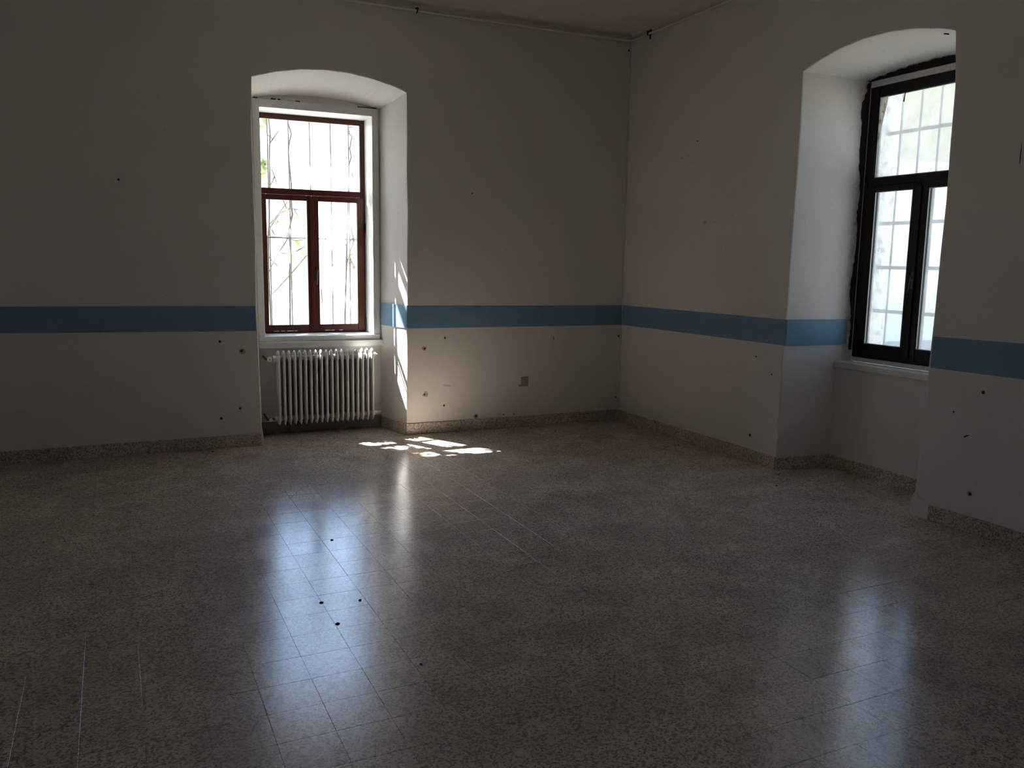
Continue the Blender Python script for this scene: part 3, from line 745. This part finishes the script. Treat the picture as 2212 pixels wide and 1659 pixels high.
# ------------------------------------------------------------------ holes, plugs, filler and scuffs on the walls
def hole(F, parent, s, z, r, chip=0.0, cdx=0.0, cdz=0.0):
    root = parent
    if chip:
        mb = MB(F); mb.disc_y(s + cdx, 0.0, z + cdz, chip, 0.0012, 12, 0.28); mb.build('bare_patch', M_CHIP, root)
    mb = MB(F); rr = r; seg = 12                            # raised rim of a wall plug with a dark recessed mouth
    A = [mb.pt(s + rr * math.cos(2 * PI * k / seg), -0.0006 - .0012 * bool(chip), z + rr * math.sin(2 * PI * k / seg)) for k in range(seg)]
    B = [mb.pt(s + rr * .86 * math.cos(2 * PI * k / seg), -0.0028, z + rr * .86 * math.sin(2 * PI * k / seg)) for k in range(seg)]
    C = [mb.pt(s + rr * .5 * math.cos(2 * PI * k / seg), -0.0016, z + rr * .5 * math.sin(2 * PI * k / seg)) for k in range(seg)]
    for P, Q in ((A, B), (B, C)):
        for k in range(seg): mb.f.append([P[k], P[(k + 1) % seg], Q[(k + 1) % seg], Q[k]])
    mb.f.append(C); mb.build('wall_plug', M_HOLE, root)
for s, z, r, ch, dx, dz in ((-4.609, 2.186, .009, 0, 0, 0), (-3.906, .906, .011, 0, 0, 0), (-3.735, .823, .012, .022, .008, -.004), (-3.765, .333, .007, .011, .006, 0), (-3.917, .255, .011, 0, 0, 0),
                         (-1.919, .890, .010, 0, 0, 0), (-2.118, .796, .010, .021, 0, 0), (-2.118, .368, .009, .026, .012, -.002), (-1.926, .252, .010, 0, 0, 0),
                         (-0.034, .865, .010, 0, 0, 0), (-0.046, .231, .009, 0, 0, 0), (-1.658, 2.218, .006, 0, 0, 0), (-1.31, .128, .007, 0, 0, 0), (-1.20, .126, .006, 0, 0, 0), (-0.026, 3.658, .011, 0, 0, 0), (-1.60, .13, .012, .022, 0, 0)):
    hole(FA, wall_back, s, z, r, ch, dx, dz)
for s, z, r, ch, dx, dz in ((1.115, 2.670, .007, 0, 0, 0), (2.009, .872, .007, 0, 0, 0), (2.201, .749, .006, 0, 0, 0), (1.991, .219, .011, .014, .006, 0), (3.989, .870, .011, 0, 0, 0), (3.807, .721, .006, 0, 0, 0),
                         (3.969, .240, .011, .014, -.008, 0)):
    hole(FB, wall_right, s, z, r, ch, dx, dz)
def scuff(F, parent, s, z, w, h, m, name='paint_scuff', ang=0.0):
    pts = []
    for k in range(11):
        t = 2 * PI * k / 11; x = w * math.cos(t) * R.uniform(.6, 1.1); y = h * math.sin(t) * R.uniform(.6, 1.1)
        pts.append((s + x * math.cos(ang) - y * math.sin(ang), z + x * math.sin(ang) + y * math.cos(ang)))
    mb = MB(F); mb.blob(pts, 0.0, 0.001); mb.build(name, m, parent)
for s, z, w, h, a in ((0.90, 2.545, .020, .014, .5), (0.99, 2.560, .016, .010, .3), (1.02, 2.50, .018, .007, 1.1), (1.27, 1.965, .030, .018, .1), (1.40, 1.965, .014, .012, 0), (1.62, 2.02, .012, .008, 0)):
    scuff(FB, wall_right, s, z, w, h, M_SMUDGE, ang=a)
scuff(FB, wall_right, 3.905, .588, .026, .005, M_RUST, 'scratch', 0.5)
scuff(FA, wall_back, -0.781, .859, .004, .020, M_RUST, 'scratch', 0.1)
scuff(FA, wall_back, -1.90, .44, .05, .012, M_SMUDGE, ang=-.15)
for s, z in ((-4.45, 1.30), (-4.30, 1.29), (-4.9, 0.50), (-4.75, .55), (-3.97, 1.37), (-4.18, 1.26)):
    scuff(FA, wall_back, s, z, .008, .005, M_SMUDGE)
scuff(FB, wall_right, 4.072, 2.25, .003, .085, M_RUST, 'crack', 0.0)
mb = MB(); pts = [(-0.004 - .002 * R.random(), -0.004 - .002 * R.random(), 0.12 + 3.55 * k / 40) for k in range(41)]
mb.tube(pts, [R.uniform(.0015, .0045) for k in range(41)], 6); o = mb.build('corner_filler', M_WHITE, wall_back, smooth=True); o['label'] = 'thin uneven bead of pale filler down the room corner'
# blanked-off socket: square of grey filler
mb = MB(FA); mb.box(-1.130, -1.052, -0.004, 0.0, 0.395, 0.492, 0.0015); o = mb.build('filled_socket', M_PLATE, wall_back); o['label'] = 'square grey filler over an old socket'
scuff(FA, wall_back, -1.140, .405, .012, .010, M_PLATE, 'filler_smear')
mb = MB(FA); mb.tube([(-1.082, -0.005, .455), (-1.078, -0.005, .440), (-1.084, -0.005, .428)], 0.002, 5); mb.build('crack', M_HOLE, wall_back)
# spots on the arch soffits
mb = MB(FB); mb.tube([(3.41, 0.12, 3.058), (3.445, 0.12, 3.048)], 0.004, 6); mb.build('nail', M_RUST, wall_right)

# ------------------------------------------------------------------ crumbs lying on the floor
crumbs = [(-3.567, -2.689, .011, 'small flat dark crumb in the bright window reflection nearest the radiator'), (-3.631, -3.594, .010, 'dark crumb right of the tile joint in the window reflection'),
          (-3.788, -3.811, .012, 'dark crumb on a tile corner at the near end of the window reflection'), (-3.804, -3.552, .013, 'broad dark crumb on the tile joint in the window reflection'),
          (-0.06, -2.444, .012, 'dark crumb on the floor right beside the niche corner of the frosted window'), (-0.304, -2.696, .011, 'dark crumb on open floor in front of the frosted window niche'),
          (-1.074, -0.129, .010, 'dark crumb by the skirting below the filled socket'), (-0.93, -0.372, .008, 'tiny crumb on the floor in front of the filled socket'),
          (-0.62, -0.171, .009, 'dark crumb by the skirting between filled socket and room corner'), (-0.163, -1.284, .010, 'dark crumb beside the skirting of the right wall'),
          (-0.528, -1.44, .008, 'tiny crumb on the floor between room corner and frosted window'), (-4.002, -0.121, .013, 'brown crumb by the skirting left of the radiator'),
          (-0.147, -0.137, .008, 'tiny crumb in the corner of the room'), (-3.564, -4.313, .008, 'tiny crumb on the tiles nearest the viewpoint'), (-0.10, -4.195, .012, 'dark crumb by the skirting at the right edge of view')]
for x, y, r, lab in crumbs:
    mb = MB(); K = 8; a0 = R.uniform(0, 6)
    lo = []; hi = []
    for k in range(K):
        a = a0 + 2 * PI * k / K; q = r * R.uniform(.5, 1.1)
        lo.append(mb.pt(x + q * math.cos(a), y + q * .6 * math.sin(a), 0.0006)); hi.append(mb.pt(x + q * .7 * math.cos(a), y + q * .45 * math.sin(a), R.uniform(.003, .006)))
    mb.f.append(hi); mb.f.append(lo[::-1])
    for k in range(K): mb.f.append([lo[k], lo[(k + 1) % K], hi[(k + 1) % K], hi[k]])
    o = mb.build('debris_crumb', M_DEBRIS)
    tag(o, lab, 'debris', 'dark crumbs scattered on the floor')

# ------------------------------------------------------------------ outside: vine on the bars, overhanging tree, ground, far walls
def leaf(mb, c, nrm, size, rng):
    nrm = nrm.normalized(); h = Vector((0, 0, 1)) if abs(nrm.z) < 0.9 else Vector((1, 0, 0))
    u = nrm.cross(h).normalized(); a = rng.uniform(0, 2 * PI); w = nrm.cross(u)
    U = u * math.cos(a) + w * math.sin(a); V = nrm.cross(U)
    out = [(0, -.5), (.34, -.28), (.46, .02), (.20, .14), (0, .55), (-.20, .14), (-.46, .02), (-.34, -.28)]
    mid0 = mb.pt(*(c - V * .5 * size + nrm * .0)); mid1 = mb.pt(*(c + V * .55 * size))
    L = [mb.pt(*(c + (U * x + V * y) * size + nrm * size * .16 * abs(x))) for x, y in out]
    mb.f.append([mid0, L[1], L[2], L[3], mid1]); mb.f.append([mid0, mid1, L[5], L[6], L[7]])
vine = empty('climbing_vine', (-3.15, 1.08, -0.45)); tag(vine, 'leafy climbing vine growing over the bars outside the clear window', 'vine')
VN = 1.05
stems = [[(-3.168, 1.773), (-3.24, 1.657), (-3.326, 1.515), (-3.345, 1.453)], [(-2.977, 1.635), (-3.122, 1.464), (-3.275, 1.294), (-3.346, 1.228)], [(-3.341, 1.612), (-3.303, 1.568), (-3.239, 1.516)],
         [(-3.315, 1.926), (-3.249, 2.006), (-3.15, 2.141)], [(-3.193, 2.165), (-3.161, 2.079), (-3.091, 2.073), (-3.03, 2.067)], [(-3.082, 2.074), (-3.04, 1.979), (-2.989, 1.91)],
         [(-3.331, 1.804), (-3.202, 1.799), (-3.08, 1.775), (-3.0, 1.782)], [(-3.329, 1.874), (-3.276, 1.953), (-3.214, 2.034), (-3.135, 2.072)], [(-3.232, 1.653), (-3.171, 1.645), (-3.136, 1.65)],
         [(-3.082, 1.669), (-2.984, 1.724)], [(-3.304, 1.874), (-3.279, 1.823)], [(-3.148, 1.879), (-3.168, 1.773), (-3.213, 1.702)], [(-2.544, 1.969), (-2.509, 1.789), (-2.558, 1.642), (-2.587, 1.514), (-2.598, 1.386)],
         [(-2.518, 1.807), (-2.612, 1.714), (-2.668, 1.704)], [(-2.558, 1.624), (-2.503, 1.515)], [(-2.839, 1.303), (-2.836, 1.194), (-2.847, 1.121)],
         [(-3.296, 2.678), (-3.212, 2.803)], [(-3.289, 2.441), (-3.265, 2.374), (-3.238, 2.277)], [(-3.265, 2.374), (-3.31, 2.286)], [(-2.942, 2.90), (-2.926, 2.859), (-2.936, 2.789)],
         [(-2.739, 2.908), (-2.704, 2.859), (-2.686, 2.903)], [(-2.55, 2.879), (-2.496, 2.892)], [(-2.52, 2.441), (-2.466, 2.311)], [(-3.34, 2.768), (-3.29, 2.729), (-3.274, 2.714)]]
mains = [[(-3.34, -0.48), (-3.33, 0.6), (-3.345, 1.453), (-3.341, 1.804), (-3.329, 1.926), (-3.318, 2.2), (-3.314, 2.286), (-3.311, 2.593), (-3.298, 2.763), (-3.307, 2.896), (-3.30, 3.3), (-3.36, 3.9)],
         [(-3.15, -0.48), (-3.16, 0.7), (-3.148, 1.473), (-3.135, 1.686), (-3.148, 1.861), (-3.11, 2.02), (-3.116, 2.125), (-3.112, 2.296), (-3.125, 2.476), (-3.135, 2.604), (-3.12, 2.708), (-3.101, 2.777), (-3.141, 2.91), (-3.12, 3.4)],
         [(-2.60, -0.48), (-2.62, 0.6), (-2.598, 1.386), (-2.57, 1.9), (-2.56, 2.3), (-2.556, 2.501), (-2.527, 2.6), (-2.539, 2.679), (-2.515, 2.794), (-2.538, 2.819), (-2.55, 2.892), (-2.52, 3.5)]]
for L in mains:
    mb = MB(); mb.tube([(x, VN + R.uniform(-.015, .015), z) for x, z in L], [0.010 if z < 2.2 else 0.0075 for x, z in L], 6); mb.build('stem', M_BARK, vine, smooth=True)
for L in stems:
    mb = MB(); mb.tube([(x + R.uniform(-.003, .003), VN + .005 + R.uniform(-.008, .02), z) for x, z in L], [0.0065 - .0028 * k / len(L) for k in range(len(L))], 5); mb.build('branch', M_BARK, vine, smooth=True)
LV = [(-3.153, 2.045), (-3.197, 2.008), (-3.172, 1.974), (-3.16, 1.931), (-3.16, 1.9), (-3.211, 1.956), (-3.054, 1.758), (-3.046, 1.732), (-3.071, 1.767), (-3.046, 1.696), (-3.118, 1.633), (-3.102, 1.598), (-3.021, 1.648), (-3.121, 1.888), (-3.084, 1.995)]
LG = [(-3.357, 2.892), (-3.337, 2.86), (-3.368, 2.824), (-3.363, 2.522), (-3.343, 2.497), (-3.369, 2.47), (-3.349, 2.438), (-3.362, 2.403), (-3.376, 2.372), (-3.359, 2.369), (-3.385, 2.44), (-3.39, 2.50)]
LR = [(-2.649, 1.713), (-2.509, 1.798), (-2.54, 1.606), (-2.513, 1.515), (-2.55, 1.56), (-2.53, 1.65), (-3.284, 1.971), (-3.25, 1.946)]
for lst, m, sz in ((LV, M_LEAFY, .048), (LG, M_LEAF, .062), (LR, M_LEAFR, .045)):
    for x, z in lst:
        mb = MB(); leaf(mb, Vector((x, VN + R.uniform(.0, .05), z)), Vector((R.uniform(-.6, .6), -1, R.uniform(-.1, .8))), sz * R.uniform(.8, 1.2), R)
        mb.build('leaf', m, vine, recalc=False)

# tree standing beside the window; its leafy bough hangs over the wall and dapples the sun
tree = empty('garden_tree', (-10.5, 6.6, -0.5)); tag(tree, 'tall leafy garden tree beside the building dappling the sunlight', 'tree')
mb = MB(); mb.tube([(-10.5, 6.6, -.5), (-10.4, 6.5, 2.2), (-10.0, 6.3, 5.0), (-9.0, 6.0, 7.4), (-7.6, 5.8, 8.8), (-6.2, 5.7, 9.2), (-5.2, 5.6, 8.8)], [.26, .23, .20, .16, .10, .06, .02], 10); mb.build('trunk', M_BARK, tree, smooth=True)
for L in ([(-8.6, 5.9, 7.8), (-7.4, 5.7, 8.0), (-6.2, 5.6, 7.9), (-5.4, 5.5, 7.6)], [(-7.6, 5.8, 8.8), (-6.8, 5.8, 9.7), (-5.8, 5.8, 10.3)], [(-7.0, 5.75, 9.0), (-6.2, 5.6, 8.6), (-5.4, 5.6, 8.4)]):
    mb = MB(); mb.tube(L, [.055, .04, .025, .01][:len(L)], 7); mb.build('branch', M_BARK, tree, smooth=True)
def inpoly(x, y, P):
    c = False; j = len(P) - 1
    for i in range(len(P)):
        if (P[i][1] > y) != (P[j][1] > y) and x < (P[j][0] - P[i][0]) * (y - P[i][1]) / (P[j][1] - P[i][1]) + P[i][0]: c = not c
        j = i
    return c
GAPS = [[(-2.46, -.17), (-2.35, -.555), (-2.06, -.57), (-1.98, -.60), (-1.83, -.61), (-1.88, -.52), (-1.985, -.40), (-2.15, -.15), (-2.24, -.08), (-2.27, -.09)],
        [(-2.236, -.677), (-1.96, -.65), (-1.84, -.90), (-1.86, -1.0), (-2.1, -.84)],
        [(-1.58, -.93), (-1.62, -1.02), (-1.75, -1.07), (-1.80, -1.0)], [(-1.68, -.76), (-1.72, -.82), (-1.86, -.80), (-1.83, -.75)]]
SPOTS = [(-2.76, -.35, .018), (-2.70, -.29, .016), (-2.82, -.28, .018), (-2.60, -.41, .022), (-2.63, -.28, .014), (-2.49, -.48, .022), (-2.70, -.44, .014), (-2.40, -.90, .024), (-2.31, -.86, .02), (-2.60, -.73, .018),
         (-2.88, -.20, .012), (-2.42, -.70, .016), (-3.58, -.53, .016), (-2.52, -.34, .014), (-2.20, -.95, .02), (-2.66, -.36, .012), (-2.55, -.42, .014),
         (-2.79, -.42, .02), (-2.73, -.24, .02), (-2.56, -.28, .022), (-2.50, -.56, .016), (-2.64, -.47, .02), (-2.50, -.86, .022), (-2.27, -.96, .022), (-2.14, -1.0, .02), (-2.35, -.78, .02), (-2.69, -.80, .014)]
rl = random.Random(21); lm = MB(); kx, kz = 0.56, 1.5
nl = 0
while nl < 5200:
    fx = rl.uniform(-3.9, -1.3); fy = rl.uniform(-1.4, 0.45)            # where the ray through this leaf would meet the floor
    Yd = rl.uniform(5.2, 6.2); dist = Yd - fy
    sz = rl.uniform(.055, .085)
    m_ = sz * .42
    if any(inpoly(fx + ax, fy + ay, P) for P in GAPS for ax, ay in ((0, 0), (m_, 0), (-m_, 0), (0, m_), (0, -m_))): continue
    if any(math.hypot(fx - sx, (fy - sy) * .9) < sr_ + m_ * .75 for sx, sy, sr_ in SPOTS): continue
    p = Vector((fx - kx * dist, Yd, kz * dist))
    leaf(lm, p, -SUN_DIR + Vector((rl.gauss(0, .45), rl.gauss(0, .45), rl.gauss(0, .45))), sz, rl); nl += 1
lm.build('foliage', M_LEAF, tree, kind='stuff', recalc=False)

mb = MB(); mb.box(-60, 60, -60, 80, -0.62, -0.5)
tag(mb.build('ground', M_GROUND), 'pale sunlit gravel ground of the garden outside', 'ground', kind='structure')
# plain wing of the building across the yard, seen hazily through the frosted window
wing = empty('yard_building', (16.0, 13.0, -0.5)); tag(wing, 'plain pale building wing across the yard beyond the frosted window', 'building')
mb = MB(); mb.box(4.5, 30.0, 10.0, 16.0, -0.5, 4.6); mb.build('lower_wall', M_FACADE, wing)
mb = MB(); mb.box(4.5, 30.0, 10.0, 16.0, 4.6, 7.6); mb.build('upper_wall', M_OCHRE, wing)
mb = MB()
q = [mb.pt(x, y, z) for x in (4.0, 30.5) for y, z in ((9.4, 7.5), (16.6, 7.5), (13.0, 9.4))]
mb.f += [[q[0], q[3], q[5], q[2]], [q[1], q[2], q[5], q[4]], [q[0], q[1], q[4], q[3]], [q[0], q[2], q[1]], [q[3], q[4], q[5]]]
mb.build('roof', M_ROOF, wing)
